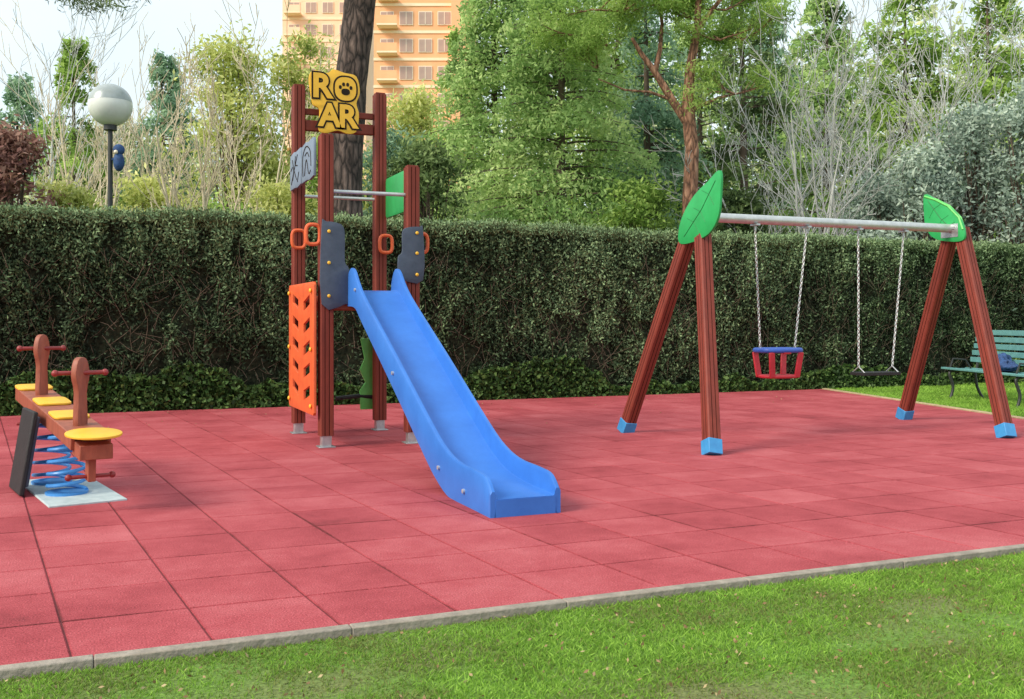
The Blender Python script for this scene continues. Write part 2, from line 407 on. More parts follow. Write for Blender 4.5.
C2=np.c_[rng.uniform(-3,11,260),15.2-np.abs(rng.normal(0,1.6,260)),np.full(260,.006)]
V,F=cards(np.concatenate([C,C2]),.010,.5,(0,0,0)); o=fast('leaf_litter',V,F,[leafmat('dry_leaf',(.14,.09,.04),(.30,.19,.10),(.45,.36,.2),.1)],np.repeat(rng.random(n+260),4)); o['kind']='stuff'; o['category']='dry leaves'; o['label']='scattered dry leaf fragments in the grass'

# ------------------------------------------------------------------ hedge
HB=15.32; HT=2.84; HU0,HU1=-9,30
def hdisp(u,z):
    P=np.c_[u*.9,z*.9,np.zeros_like(u)]
    return .20*(fbm(P,3,3)-.5)+.24*(fbm(np.c_[u*3.2,z*1.1,np.zeros_like(u)],8,3)-.5)
def htop(u): return HT+.10*(fbm(np.c_[u*.8,u*0,u*0],5,3)-.5)+.08*(fbm(np.c_[u*4.5,u*0,u*0],15,2)-.5)
hm,nt,b=newmat('hedge_interior')
tc=N(nt,'ShaderNodeTexCoord'); n1=N(nt,'ShaderNodeTexNoise'); n1.inputs['Scale'].default_value=14; n1.inputs['Detail'].default_value=8
nt.links.new(tc.outputs['Object'],n1.inputs[0]); r=ramp(nt,[(.35,(.014,.017,.011)),(.65,(.050,.052,.030))]); nt.links.new(n1.outputs[0],r.inputs[0]); nt.links.new(r.outputs[0],b.inputs['Base Color'])
b.inputs['Roughness'].default_value=1; b.inputs['Specular IOR Level'].default_value=.1
hedge=empty('clipped_hedge',(10,HB+.7,-.03),'tall clipped dark green conifer hedge behind the playground','hedge')
U,Z=np.meshgrid(np.linspace(HU0,HU1,500),np.linspace(-.03,1,40)); 
zz=Z*(htop(U.ravel()).reshape(U.shape)-.06); vv=HB+.16-hdisp(U.ravel(),zz.ravel()).reshape(U.shape)
front=np.stack([U,vv,zz],-1).reshape(-1,3)
bk=front[-500:].copy(); bk[:,1]+=1.35; bb=bk.copy(); bb[:,2]=-.03
V=np.concatenate([front,bk,bb]); i,j=np.meshgrid(np.arange(499),np.arange(41)); a=(j*500+i).ravel()
F=np.stack([a,a+1,a+501,a+500],1); fast('hedge_core',V,F,[hm],parent=hedge,sm=True)
rng=np.random.default_rng(11)
n=400000; U=HU0+5+(rng.random(n)**1.25)*(24); z=rng.random(n)*htop(U)
dens=fbm(np.c_[U*4.0,z*2.6,np.zeros(n)],21,4)
hol=fbm(np.c_[U*.9,z*.9,np.zeros(n)],77,3)
low=np.clip((2.2-z)/1.6,0,1)
keep=rng.random(n)<np.clip((dens-.30-.28*low*np.clip((hol-.45)*4,0,1))*7,.30-.20*low,1); U=U[keep];z=z[keep];dens=dens[keep];hol=hol[keep];low=low[keep]; n=len(U)
dep=rng.normal(0,.06,n)
C=np.c_[U,HB+.08-hdisp(U,z)+dep,z]
bias=np.c_[rng.normal(0,.4,n),np.full(n,-.5),np.full(n,.8)]
V,F=cards(C,.028,.42,bias,.8,rng)
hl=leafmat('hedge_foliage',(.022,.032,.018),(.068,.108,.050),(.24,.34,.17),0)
t=.25+.75*(dens-.5)+1.1*(fbm(C*np.array([.5,.5,.7]),31,2)-.5)+rng.normal(0,.13,n)-dep*2.4+.55*np.clip((z-2.15)/.65,0,1)**1.3+.10*(z/2.8)+.6*hdisp(U,z)-.15*low*np.clip((hol-.45)*4,0,1)  # lit top edge put into the tint; cards also darken deeper in
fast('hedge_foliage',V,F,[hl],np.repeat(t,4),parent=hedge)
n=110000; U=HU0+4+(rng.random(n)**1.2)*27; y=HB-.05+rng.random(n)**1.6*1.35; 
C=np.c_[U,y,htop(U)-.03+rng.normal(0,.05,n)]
V,F=cards(C,.030,.38,np.array([0,0,1.]),.9,rng); t=.92+rng.normal(0,.13,n)+.4*(fbm(C*1.2,33,2)-.5)  # tint held near the pale end to paint the lit hedge top
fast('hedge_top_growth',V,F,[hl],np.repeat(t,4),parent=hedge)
paths=[]
for k in range(2600):
    u=HU0+5+rng.random()**1.25*24; z=rng.uniform(.1,2.2); L=rng.uniform(.12,.42); d=np.array([rng.normal(0,.6),-.12,rng.uniform(.3,1)]); d/=np.linalg.norm(d)
    p=np.array([u,HB+.05-float(hdisp(np.array([u]),np.array([z]))[0]),z]); q=p+d*L*.5+rng.normal(0,.02,3); s=q+d*L*.5+rng.normal(0,.03,3)
    paths.append((np.array([p,q,s]),np.array([.005,.004,.0025])))
V,F=tubes(paths,3); fast('hedge_twigs',V,F,[pm('hedge_twig_bark',(.22,.16,.11),(.13,.09,.06),9,.9,0)],parent=hedge,sm=True)
n=36000; u=HU0+4+rng.random(n)**1.1*24; k=fbm(np.c_[u*.7,u*0,u*0],41,3); hh=.10+.60*np.clip(k-.33,0,1)*1.7+.18*fbm(np.c_[u*5,u*0,u*0],43,2)
z=rng.random(n)**1.3*hh; C=np.c_[u,HB-.02-.18*rng.random(n)*(1-z),z]
V,F=cards(C,.038,.75,(0,-1,.3),.6,rng)
o=fast('ground_ivy',V,F,[leafmat('ivy_leaf',(.025,.045,.016),(.06,.12,.03),(.20,.30,.09),.2,.5)],np.repeat(np.clip(rng.normal(.42,.27,n),0,1),4)); o['kind']='stuff'; o['category']='ivy'; o['label']='dark ivy creeping along the foot of the hedge'

# ------------------------------------------------------------------ tower with slide
TB=(2.65,10.85,0)
tower=empty('playground_tower',TB,'wooden climbing tower with long blue slide on red tiles','playground slide')
a=.07; gw=.005; gd=.005; c=.012
def postpoly(a):
    P=[];Mi=[]
    for q in range(4):
        ca,sa=math.cos(q*math.pi/2),math.sin(q*math.pi/2)
        loc=[(a,-a+c),(a,-.022-gw),(a-gd,-.022),(a,-.022+gw),(a,.022-gw),(a-gd,.022),(a,.022+gw),(a,a-c)]
        for k,(x,y) in enumerate(loc):
            P.append((x*ca-y*sa,x*sa+y*ca)); Mi.append(1 if k in(1,2,4,5) else 0)
    return P,Mi
PP,PM=postpoly(a)
posts={'A':(2.17,11.55,4.0),'C':(3.12,11.52,3.98),'B':(2.19,10.17,3.2),'D':(3.10,10.16,2.93)}
for k,(u,v,z) in posts.items():
    mbx=MB().prism(PP,(u,v,.12),(u,v,z-.02),(1,0,0),PM,0)
    q=a-.015; mbx.prism([(q,q),(-q,q),(-q,-q),(q,-q)],(u,v,z-.02),(u,v,z),(1,0,0),0,0)
    po=mbx.build('post',['wood','groove'],tower)
    MB().box((u,v,.062),(.10,.10,.124)).box((u,v,.006),(.17,.17,.012)).build('post_foot',['galv'],po,bevel=.004)
MB().box((2.645,10.86,1.53),(.80,1.5,.06),0).box((2.645,10.16,1.47),(.77,.05,.12),0).box((2.645,11.53,1.47),(.77,.05,.12),0).box((2.645,10.86,1.565),(.76,1.2,.014),1).build('platform',['plywood','black'],tower,bevel=.004)
MB().box((2.645,11.54,3.54),(.80,.075,.12)).build('crossbeam',['wood'],tower,bevel=.008)
MB().box((2.645,11.54,3.70),(.80,.05,.07)).build('crossbeam',['wood'],tower,bevel=.008)
MB().tube([(2.2,10.17,2.62),(3.1,10.17,2.62)],.02,12).build('grab_rail',['steel'],tower)
MB().tube([(2.2,11.5,2.72),(3.12,11.5,2.72)],.02,12).build('grab_rail',['steel'],tower)
w_=1.38; h_=1.36
outer=[(0.03,0),(w_-.03,0),(w_,.03),(w_,h_-.03),(w_-.03,h_),(.03,h_),(0,h_-.03),(0,.03)]
spl=[outer]
for r_ in range(5):
    z0=.12+r_*.235
    for s_,x0 in((0,.20),(1,.82)):
        if s_==0: q=[(x0,z0+.075),(x0+.34,z0),(x0+.34,z0+.10),(x0,z0+.175)]
        else: q=[(x0,z0+.03),(x0+.34,z0+.105),(x0+.34,z0+.205),(x0,z0+.13)]
        spl.append(q)
me=curve_mesh(spl,.03)
mb1=MB().mesh(me,frame((2.065,10.10,.33),(0,1,0),(0,0,1)))
for y in(10.19,11.40):
    for z in(.42,1.0,1.60): mb1.ball((2.035,y,z),.024,1,sc=(.6,1,1))
mb1.build('climbing_panel',['orange','yellow'],tower,label='orange climbing panel with slanted cut-out holes')
def guard(u0,u1,z0,z1,flip):
    W_=u1-u0;H_=z1-z0
    pts=[(0,0),(W_*.85,0),(W_,H_*.06),(W_,H_*.42),(W_*.84,H_*.52),(W_*.84,H_*.85),(W_*.7,H_*.97),(W_*.15,H_),(0,H_*.94)]
    if flip: pts=[(W_-x,y) for x,y in pts][::-1]
    me=curve_mesh([smooth_poly(pts,3)],.03)
    g=MB().mesh(me,frame((u0,10.085,z0),(1,0,0),(0,0,1)))
    for z in(.10,.5,.88):
        g.ball(((u0+.07 if not flip else u1-.07),10.06,z0+H_*z),.018,1,sc=(1,.6,1))
    return g.build('guard_panel',['navy','yellow'],tower,label='slate grey guard panel with yellow bolts')
guard(2.13,2.41,1.46,2.30,False); guard(2.93,3.20,1.72,2.28,True)
def ring(cx,cy,cz,ax=(1,0,0),w=.075,h=.10,r=.02):
    X=Vector(ax); pts=[]
    for k in range(28):
        t=2*math.pi*k/28; x=math.copysign(abs(math.cos(t))**.6,math.cos(t))*w; z=math.copysign(abs(math.sin(t))**.6,math.sin(t))*h
        pts.append(Vector((cx,cy,cz))+X*x+Vector((0,0,z)))
    MB().tube(pts,r,8,0,closed=True).build('hand_grip',['orange'],tower)
ring(2.15,11.42,2.22); ring(2.055,10.15,2.17,w=.07); ring(3.16,11.38,2.19); ring(3.22,10.20,2.12,w=.07)
mb2=MB(); S=smooth_poly([(-.26,.02),(-.29,.26),(-.23,.35),(-.08,.33),(-.01,.38),(.12,.35),(.26,.32),(.30,.14),(.26,.01),(.29,-.12),(.26,-.31),(.16,-.35),(.04,-.32),(-.10,-.36),(-.18,-.32),(-.17,-.10),(-.24,-.05)],4)
mb2.mesh(curve_mesh([S],.03),frame((2.55,11.40,3.80),(1,0,0),(0,0,1)),0)
for t_,x,z,s in(('R',-.145,.165,.38),('A',-.055,-.165,.36),('R',.155,-.165,.36)):
    mb2.mesh(text_mesh(t_,s,.004,.032),frame((2.55+x,11.382,3.80+z),(1,0,0),(0,0,1)),1)
    mb2.mesh(text_mesh(t_,s,.004,.012),frame((2.55+x,11.377,3.80+z),(1,0,0),(0,0,1)),0)
fo=frame((2.55+.13,11.382,3.80+.165),(1,0,0),(0,0,1))
def disc(rx,ry,z,mi,ox=0,oy=0):
    P=[fo@Vector((ox+rx*math.copysign(abs(math.cos(t))**.8,math.cos(t)),oy+ry*math.copysign(abs(math.sin(t))**.8,math.sin(t)),z)) for t in np.linspace(0,2*math.pi,28,endpoint=False)]
    mb2.add(P,[tuple(range(28))],mi)
disc(.145,.155,.0,1); disc(.125,.135,.003,0); disc(.050,.038,.006,1,0,-.035)
for x,y in((-.062,.015),(-.024,.050),(.024,.050),(.062,.015)): disc(.017,.022,.006,1,x,y)
mb2.build('letter_sign',['yellow','glyph'],tower,label='yellow cut-out sign with bubble letters ROAR',ang=30)
mb3=MB()
for y0 in(-.34,.34):
    S=[(y0-.315,-.17),(y0-.30,-.20),(y0-.05,-.195),(y0+.1,-.21),(y0+.31,-.19),(y0+.325,-.05),(y0+.315,.18),(y0+.29,.205),(y0+.05,.195),(y0-.1,.21),(y0-.30,.19),(y0-.325,.05)]
    mb3.mesh(curve_mesh([S],.03),frame((2.085,10.86,2.97),(0,-1,0),(0,0,1)),0)
FR=frame((2.085,10.86,2.97),(0,-1,0),(0,0,1))
def stroke(pts,mb=mb3):
    mb.tube([FR@Vector((x,y,.015)) for x,y in smooth_poly(pts,5,False)],.007,5,1)
stroke([(-.56,-.14),(-.4,.0),(-.2,.15)]); stroke([(-.50,.13),(-.42,.0),(-.48,-.1)]); stroke([(-.32,.15),(-.34,.06),(-.2,.03)]); stroke([(-.4,.0),(-.25,-.12)]); stroke([(-.60,.02),(-.5,.05)]); stroke([(-.2,-.15),(-.12,-.05)])
stroke([(.12,-.14),(.10,.06),(.28,.16),(.5,.08),(.54,-.08)]); stroke([(.2,-.14),(.3,.02),(.42,-.14),(.52,-.12)]); stroke([(.22,.07),(.34,.09),(.44,.03)])
mb3.build('side_sign',['greysign','glyph'],tower,label='grey-blue sign plates with dark scribbled line drawing')
S=[(-.60,-.20),(-.57,-.23),(.57,-.23),(.60,-.20),(.60,.20),(.57,.23),(-.57,.23),(-.60,.20)]
MB().mesh(curve_mesh([S],.03),frame((3.19,10.85,2.73),(0,1,0),(0,0,1))).build('side_panel',['green'],tower,label='green rounded panel high on the side')
S=[(-.14,-.42),(-.15,-.2),(-.08,-.1),(-.15,.05),(-.09,.18),(-.14,.42),(.12,.42),(.16,.3),(.07,.2),(.16,.05),(.07,-.1),(.16,-.25),(.12,-.42)]
gp=MB().mesh(curve_mesh([S],.04),frame((3.06,11.64,.66),(1,0,0),(0,0,1)))
for z in(.4,.62,.86): gp.ball((3.10,11.60,z),.035,1)
gp.build('climbing_board',['greenlight','yellow'],tower)
MB().tube([(2.62,11.62,.38),(2.9,11.64,.40),(3.1,11.62,.38)],.025,8).build('step_rung',['black'],tower)
# slide
def interp(tab,v):
    tab=sorted(tab); 
    xs=[p[0] for p in tab]; ys=[p[1] for p in tab]; return float(np.interp(v,xs,ys))
def smoothtab(tab): 
    return smooth_poly([(p[0],p[1]) for p in tab],8,False)
top=smoothtab([(10.12,1.70),(10.02,1.82),(9.86,1.80),(9.70,1.67),(9.4,1.49),(8.38,.99),(7.4,.50),(7.05,.35),(6.75,.285),(6.4,.27),(6.2,.25),(6.10,.17)])
bed=smoothtab([(10.16,1.60),(9.95,1.60),(9.82,1.57),(9.6,1.46),(8.38,.84),(7.5,.39),(7.15,.235),(6.85,.16),(6.5,.13),(6.10,.12)])
low_=smoothtab([(10.16,1.44),(9.8,1.42),(9.5,1.27),(8.38,.69),(7.5,.22),(7.25,.10),(7.0,.015),(6.8,.0),(6.10,.0)])
vs_=np.unique(np.r_[np.linspace(10.12,9.6,14),np.linspace(9.6,7.5,24),np.linspace(7.5,6.1,34)])[::-1]
uL,uR=2.41,2.895; sl_=MB(); ringn=None; allv=[]
for v in vs_:
    t=interp(top,v);bz=interp(bed,v);lo=interp(low_,v); t=max(t,bz+.02); x=.028
    sec=[(uL-.012,lo),(uL-.012,t-.02),(uL,t),(uL+.020,t),(uL+x,t-.02),(uL+x+.002,bz+.016),(uL+x+.006,bz+.005),(uL+x+.016,bz),
         (uR-x-.016,bz),(uR-x-.006,bz+.005),(uR-x-.002,bz+.016),(uR-x,t-.02),(uR-.020,t),(uR,t),(uR+.012,t-.02),(uR+.012,lo),(uR-x+.01,lo),(uR-x+.0,max(lo,bz-.03)+.001),(uL+x,max(lo,bz-.03)+.001),(uL+x-.01,lo)]
    ringn=len(sec); allv+=[(uu,v,z) for uu,z in sec]
fs=[]
for i in range(len(vs_)-1):
    for k in range(ringn):
        l=(k+1)%ringn; fs.append((i*ringn+k,i*ringn+l,(i+1)*ringn+l,(i+1)*ringn+k))
fs.append(tuple(range(ringn))); fs.append(tuple((len(vs_)-1)*ringn+k for k in range(ringn)))
sl_.add(allv,fs,0,True); sl_.box(((uL+uR)/2,6.115,.058),(uR-uL-.05,.035,.115),0)
for v,z in((7.15,.19),(6.6,.1),(9.75,1.6),(8.4,.84)): sl_.tube([(uL-.008,v,z),(uL-.028,v,z)],.016,10,1).tube([(uR+.008,v,z),(uR+.028,v,z)],.016,10,1)
slide=sl_.build('slide',['slide','steel'],tower,ang=38,label='long blue plastic slide with raised side rims')

# ------------------------------------------------------------------ swing set
SB=(7.8,9.12,0)
sw=empty('swing_set',SB,'wooden A-frame swing set with green leaf panels and two seats','swing set')
ZB=2.38; bl=Vector((6.0,9.15,ZB)); br=Vector((9.68,9.13,ZB))
for (fu,fv),ap,sgn in (((5.69,10.20),bl,1),((5.49,8.135),bl,-1),((9.80,10.12),br,1),((9.28,8.06),br,-1)):
    f=Vector((fu,fv,0)); tp=ap+Vector((0,.07*sgn,.02)); d=(tp-f).normalized()
    lg=MB().prism(PP,f+d*.13,tp,(1,0,0),PM,0).build('leg',['wood','groove'],sw)
    q=.076; MB().prism([(q,q),(-q,q),(-q,-q),(q,-q)],f+d*.0,f+d*.15,(1,0,0)).build('leg_boot',['blueboot'],lg,bevel=.006)
bm_=MB().tube([bl+Vector((-.06,0,.03)),br+Vector((.1,0,.03))],.052,20)
for p in(bl,br): bm_.box(p+Vector((.11 if p is bl else -.11,0,.0)),(.02,.26,.16),1).box(p+Vector((.0,0,.03)),(.26,.15,.03),1) if p is br else bm_.box(p+Vector((.11,0,.0)),(.02,.26,.16),1)
for u in(6.73,7.43,8.17,8.85): bm_.box((u,9.14,ZB-.03),(.05,.12,.02),1).tube([(u,9.14,ZB-.02),(u,9.14,ZB-.09)],.014,8,1)
bm_.build('top_beam',['steel','galv'],sw)
def leaf(u,v0,v1,zb,zt,flip,name='leaf_panel'):
    pts=[(1.0,.02),(.62,.02),(.24,.12),(.03,.34),(-.03,.66),(-.02,1.06),(.28,.93),(.62,.76),(.90,.50),(1.03,.24)]
    Wd=v1-v0; H=zt-zb
    f=frame((u,v0,zb),(0,1,0),(0,0,1))
    P=[((x if not flip else 1-x)*Wd,y*H*.95) for x,y in pts]
    Q=smooth_poly(P,4)
    g=MB().mesh(curve_mesh([Q],.03),f,0)
    def vein(q,mi=1,r=.006): 
        for off in(-.015,.015):
            g.tube([f@Vector(((x if not flip else 1-x)*Wd,y*H*.95,off)) for x,y in q],r,5,mi)
    vein([(.08,.92),(.42,.52),(.88,.12)],2,.005)
    for x,y in((.24,.73),(.45,.48),(.62,.33)): vein([(x,y),(x-.12,y-.18)],2,.003); vein([(x,y),(x+.18,y+.08)],2,.003)
    if flip: vein([(-.01,1.02),(.28,.92),(.62,.75),(.90,.49),(1.0,.24)],1,.014)  # bright edge highlight painted as a lighter green strip
    g.build(name,['green','greenlight','greendark'],sw)
leaf(5.90,8.60,9.34,2.12,2.82,False); leaf(9.58,8.93,9.52,2.24,2.86,True)
def chain(p0,p1,parent):
    p0=Vector(p0);p1=Vector(p1); d=(p1-p0); L=d.length; d.normalize(); n=int(L/.036); x=d.cross(Vector((0,1,0))).normalized(); y=d.cross(x)
    g=MB()
    for i in range(n):
        c_=p0+d*(L*(i+.5)/n); s_=x if i%2 else y; pts=[]
        for k in range(8):
            t=2*math.pi*k/8; pts.append(c_+d*math.sin(t)*.025+s_*math.cos(t)*.011)
        g.tube(pts,.0050,4,0,closed=True)
    return g.build('chain',['steel'],parent)
def rrect(cx,cy,z,wx,wy,n=24):
    o=[]
    for k in range(n):
        t=2*math.pi*k/n; o.append((cx+math.copysign(abs(math.cos(t))**.5,math.cos(t))*wx,cy+math.copysign(abs(math.sin(t))**.5,math.sin(t))*wy,z))
    return o
cx,cy=7.02,9.12
bs=MB().tube(rrect(cx,cy,.965,.24,.155),.030,8,1,closed=True)
bs.box((cx,cy,.675),(.34,.20,.03),2)
for sx in(-1,1):
    for sy in(-1,1):
        bs.prism([(-.036,-.012),(.036,-.012),(.036,.012),(-.036,.012)],(cx+sx*.165,cy+sy*.120,.665),(cx+sx*.195,cy+sy*.150,.945),(1,0,0),0,0)
bs.tube(rrect(cx,cy,.675,.195,.125),.020,8,0,closed=True)
bs.box((cx,cy-.158,.945),(.10,.03,.04),0)
seat=bs.build('bucket_swing_seat',['red','blueseat','darkred'],sw,bevel=.008,label='open toddler seat with blue rim and red straps')
chain((6.73,9.14,ZB-.08),(cx-.23,9.13,.99),seat); chain((7.43,9.14,ZB-.08),(cx+.24,9.13,.99),seat)
cx=8.41
bs=MB()
bs.box((cx,9.12,.678),(.54,.24,.035),0)
for s_ in(-1,1): bs.tube([(cx+s_*.25,9.02,.69),(cx+s_*.25,9.12,.76),(cx+s_*.25,9.22,.69)],.008,6,1)
seat=bs.build('flat_swing_seat',['black','steel'],sw,bevel=.010,label='flat black rubber seat on chains')
chain((8.17,9.14,ZB-.08),(cx-.25,9.12,.76),seat); chain((8.85,9.14,ZB-.08),(cx+.25,9.12,.76),seat)

# ------------------------------------------------------------------ spring rocker
n0=Vector((.01,7.22,.50)); f0=Vector((-.50,9.64,.70)); ax=(f0-n0); L=ax.length; e=ax.normalized(); eh=Vector((e.x,e.y,0)).normalized(); s=Vector((eh.y,-eh.x,0)); upv=s.cross(e)
rk=empty('spring_seesaw',(-.2,8.35,0),'four seat spring seesaw with yellow seats and blue coil springs','spring seesaw')
def R(t,x,z): return n0+e*(L*t)+s*x+upv*z
RM=Matrix((s,e,upv)).transposed()
mbk=MB()
for x in(-.115,.115): mbk.box(R(.52,x,-.035),(.03,L*.94,.10),0,rot=RM)
mbk.box(R(.52,0,.012),(.26,L*.95,.022),0,rot=RM)
mbk.build('beam',['plywood','yellow'],rk,bevel=.006)
for t,wd,ln,sh in((.02,.18,.19,1),(.35,.125,.16,.35),(.62,.125,.17,.35),(.95,.14,.15,.5)):
    P=[(math.copysign(abs(math.cos(a_))**sh,math.cos(a_))*wd,math.copysign(abs(math.sin(a_))**sh,math.sin(a_))*ln) for a_ in np.linspace(0,2*math.pi,32,endpoint=False)]
    me=curve_mesh([P],.018,.005); T_=frame(R(t,0,.034),s,e)
    MB().mesh(me,T_).build('seat',['yellow'],rk)
for t,h in((.19,.50),(.80,.52)):
    P=smooth_poly([(-.05,0),(-.045,h*.5),(-.075,h*.74),(-.05,h*.95),(.0,h),(.05,h*.95),(.075,h*.74),(.045,h*.5),(.05,0)],3)
    hp=MB().mesh(curve_mesh([P],.045,.006),frame(R(t,0,.0),(s*.75+eh*.66).normalized(),(0,0,1))).build('handle_post',['plywood'],rk)
    c_=R(t,0,0)+Vector((0,0,h*.78))
    mh=MB().tube([c_-s*.17,c_+s*.17],.016,10)
    for q in(-1,1): mh.ball(c_+s*.165*q,.024,0)
    mh.build('handlebar',['darkred'],hp)
mf=MB().box(R(.03,0,-.075),(.21,.24,.10),0,rot=RM).box(R(.05,0,-.18),(.05,.10,.24),0,rot=RM)
c_=R(.05,0,-.27); mf.tube([c_-s*.14,c_+s*.14],.015,8,1).ball(c_-s*.14,.023,1).ball(c_+s*.14,.023,1); mf.build('footrest',['plywood','darkred'],rk,bevel=.01)
mf=MB().box(R(.97,0,-.07),(.2,.2,.08),0,rot=RM); c_=R(.93,0,-.27); mf.tube([c_-s*.14,c_+s*.14],.015,8,1).box(R(.93,0,-.16),(.05,.08,.2),0,rot=RM); mf.build('footrest',['plywood','darkred'],rk,bevel=.01)
for t in(.38,.62):
    b_=R(t,0,0); pts=[]; nt_=5.5; zt=b_.z-.06
    for k in range(int(nt_*20)+1):
        q=k/(nt_*20); a_=q*nt_*2*math.pi; rr_=.135*(1-.15*q); pts.append((b_.x+rr_*math.cos(a_),b_.y+rr_*math.sin(a_),.03+q*(zt-.03)))
    MB().tube(pts,.014,8).tube([(b_.x,b_.y,.01),(b_.x,b_.y,.03)],.15,16).build('coil_spring',['bluespring'],rk)
b_=R(.50,-.20,0)
Rl=Matrix.Rotation(math.radians(9),3,eh)
sm_=Matrix((s,eh,Vector((0,0,1)))).transposed()
MB().box((b_.x-.05,b_.y,.315),(.035,.50,.62),0,rot=Rl@sm_).box((b_.x-.02,b_.y,.325),(.03,.42,.52),1,rot=Rl@sm_).build('side_panel',['black','navy'],rk,bevel=.01,label='black rubber side panel reaching the ground')
MB().box((-.17,8.33,.004),(.52,1.35,.016),0,rot=Matrix.Rotation(math.atan2(-eh.x,eh.y),3,'Z')).build('base_plate',['mat'],rk,bevel=.004)

# ------------------------------------------------------------------ bench and bag
bf=Vector((13.35,12.83,-.03)); be=Vector((-.331,-.943,0)); bg_=Vector((.943,-.331,0))
bench=empty('park_bench',bf,'teal slatted park bench standing on the grass','bench')
BM=Matrix((be,bg_,Vector((0,0,1)))).transposed().to_4x4(); BM.translation=bf
mb_=MB()
for k in range(6): mb_.box((1.15,.0+k*.085,.50+.012*math.cos(k)),(2.5,.066,.035),0,mat=BM)
mb_.build('bench_seat',['bench'],bench,bevel=.006)
mb_=MB()
for k in range(5): mb_.box((1.15,.50+.03*k,.66+k*.115),(2.5,.03,.085),0,mat=BM)
mb_.build('backrest',['bench'],bench,bevel=.006)
for x in(.10,2.1):
    q=[(.03,0),(.08,.2),(.02,.44),(.2,.48),(.46,.47),(.52,.65),(.66,1.18)]
    q2=[(.46,.47),(.50,.2),(.60,0)]
    MB().tube([BM@Vector((x,a_,b_)) for a_,b_ in smooth_poly(q,4,False)],.024,8).tube([BM@Vector((x,a_,b_)) for a_,b_ in smooth_poly(q2,4,False)],.024,8).tube([BM@Vector((x,a_,b_)) for a_,b_ in ((.42,.47),(.30,.66),(.08,.68),(.01,.48))],.016,8).build('bench_leg',['iron'],bench)
bgp=BM@Vector((1.25,.26,.52))
bm2=bmesh.new(); bmesh.ops.create_icosphere(bm2,subdivisions=5,radius=1)
for v_ in bm2.verts:
    p=np.array(v_.co)[None]; k=.45+.75*float(fbm(p*2.2+5,3,4)[0])+.35*abs(float(fbm(p*3.1+9,6,2)[0])-.5); x_,y_,z_=v_.co
    v_.co=Vector((x_*.42*k,y_*.20*k,max(z_,-.5)*.24*k*(1-.5*abs(x_))+.09))
me=D.meshes.new('shoulder_bag'); bm2.to_mesh(me); bm2.free(); me.materials.append(M['bagblue']); me.polygons.foreach_set('use_smooth',[True]*len(me.polygons))
bag=D.objects.new('shoulder_bag',me); link(bag); bag.location=bgp; bag.rotation_euler=(0,0,math.atan2(be.y,be.x)); bag['label']='crumpled dark blue bag lying on the teal bench'; bag['category']='bag'

# ------------------------------------------------------------------ street lamp
lx,ly=W(-7.03,17.5)
lamp=empty('street_lamp',(lx,ly,-.03),'silvery white globe street lamp on a thin dark pole','street lamp')
MB().tube([(lx,ly,-.03),(lx,ly,.6)],.07,14).tube([(lx,ly,.6),(lx,ly,4.7)],[.05,.04],14).build('lamp_pole',['iron'],lamp)
gl=MB().ball((lx,ly,5.06),.37,0,28,14,zr=(.45,1)).ball((lx,ly,5.06),.372,1,28,14,zr=(0,.45)).tube([(lx,ly,4.62),(lx,ly,4.74)],.11,16,2)
gl.build('lamp_globe',['lampwhite','lampgrey','iron'],lamp)
px,py=W(-6.86,17.45)
MB().ball((px,py,4.27),.10,0,14,8,sc=(1,.7,1)).ball((px,py,4.06),.12,0,14,8,sc=(.8,.7,1.4)).ball((px-.05,py-.07,4.22),.035,1).box((px-.07,py,4.1),(.1,.03,.04),0).build('lamp_fitting',['bagblue','frame'],lamp)

# ------------------------------------------------------------------ building
def building(name,label,xc0,xc1,yc,dp,ht,mat,cols,floors):
    x0,y0=W((xc0+xc1)/2,yc); b=empty(name,(x0,y0,-.03),label,'apartment building'); b.rotation_euler=(0,0,-A0)
    wd=xc1-xc0
    g=MB().box((0,dp/2,ht/2),(wd,dp,ht),0)
    g.box((0,dp/2,ht+.6),(wd+.5,dp+.5,1.2),1)
    for k in range(1,int(ht/3)): g.box((0,-.04,k*3),(wd+.06,.1,.30),1)
    g.box((wd*.5-1.1,-.7,ht/2),(2.2,1.4,ht),0)
    g.build('wall',[mat,'concrete'],b,local=True)
    wm=MB().box((0,-.05,0),(1.5,.10,1.5),0).box((0,-.07,0),(1.34,.1,1.34),1).box((0,-.12,0),(.07,.06,1.34),0)
    first=None
    for f in floors:
        for c_ in range(cols):
            loc=(-wd/2+(c_+.7)*(wd-2.4)/cols,0,f*3+1.5)
            if first is None:
                first=wm.build('window',['frame','glass'],b,local=True); first.location=loc
            else:
                o=first.copy(); o.location=loc; o.parent=b; link(o)
    bmn=MB().box((0,-.75,0),(2.2,1.5,.18),1).box((0,-1.45,.5),(2.2,.08,1.0),0)
    first=None
    for f in floors:
        loc=(-wd/2+1.6,0,f*3+.45)
        if first is None: first=bmn.build('balcony',[mat,'concrete'],b,local=True); first.location=loc
        else:
            o=first.copy(); o.location=loc; o.parent=b; link(o)
building('apartment_building','tall orange brick apartment block above the trees',-15.2,-4.4,110,14,54,'brick',4,range(6,14))
building('apartment_building','pale sunlit apartment block behind the trees',-31,-19.5,135,14,56,'brickpale',4,range(7,15))

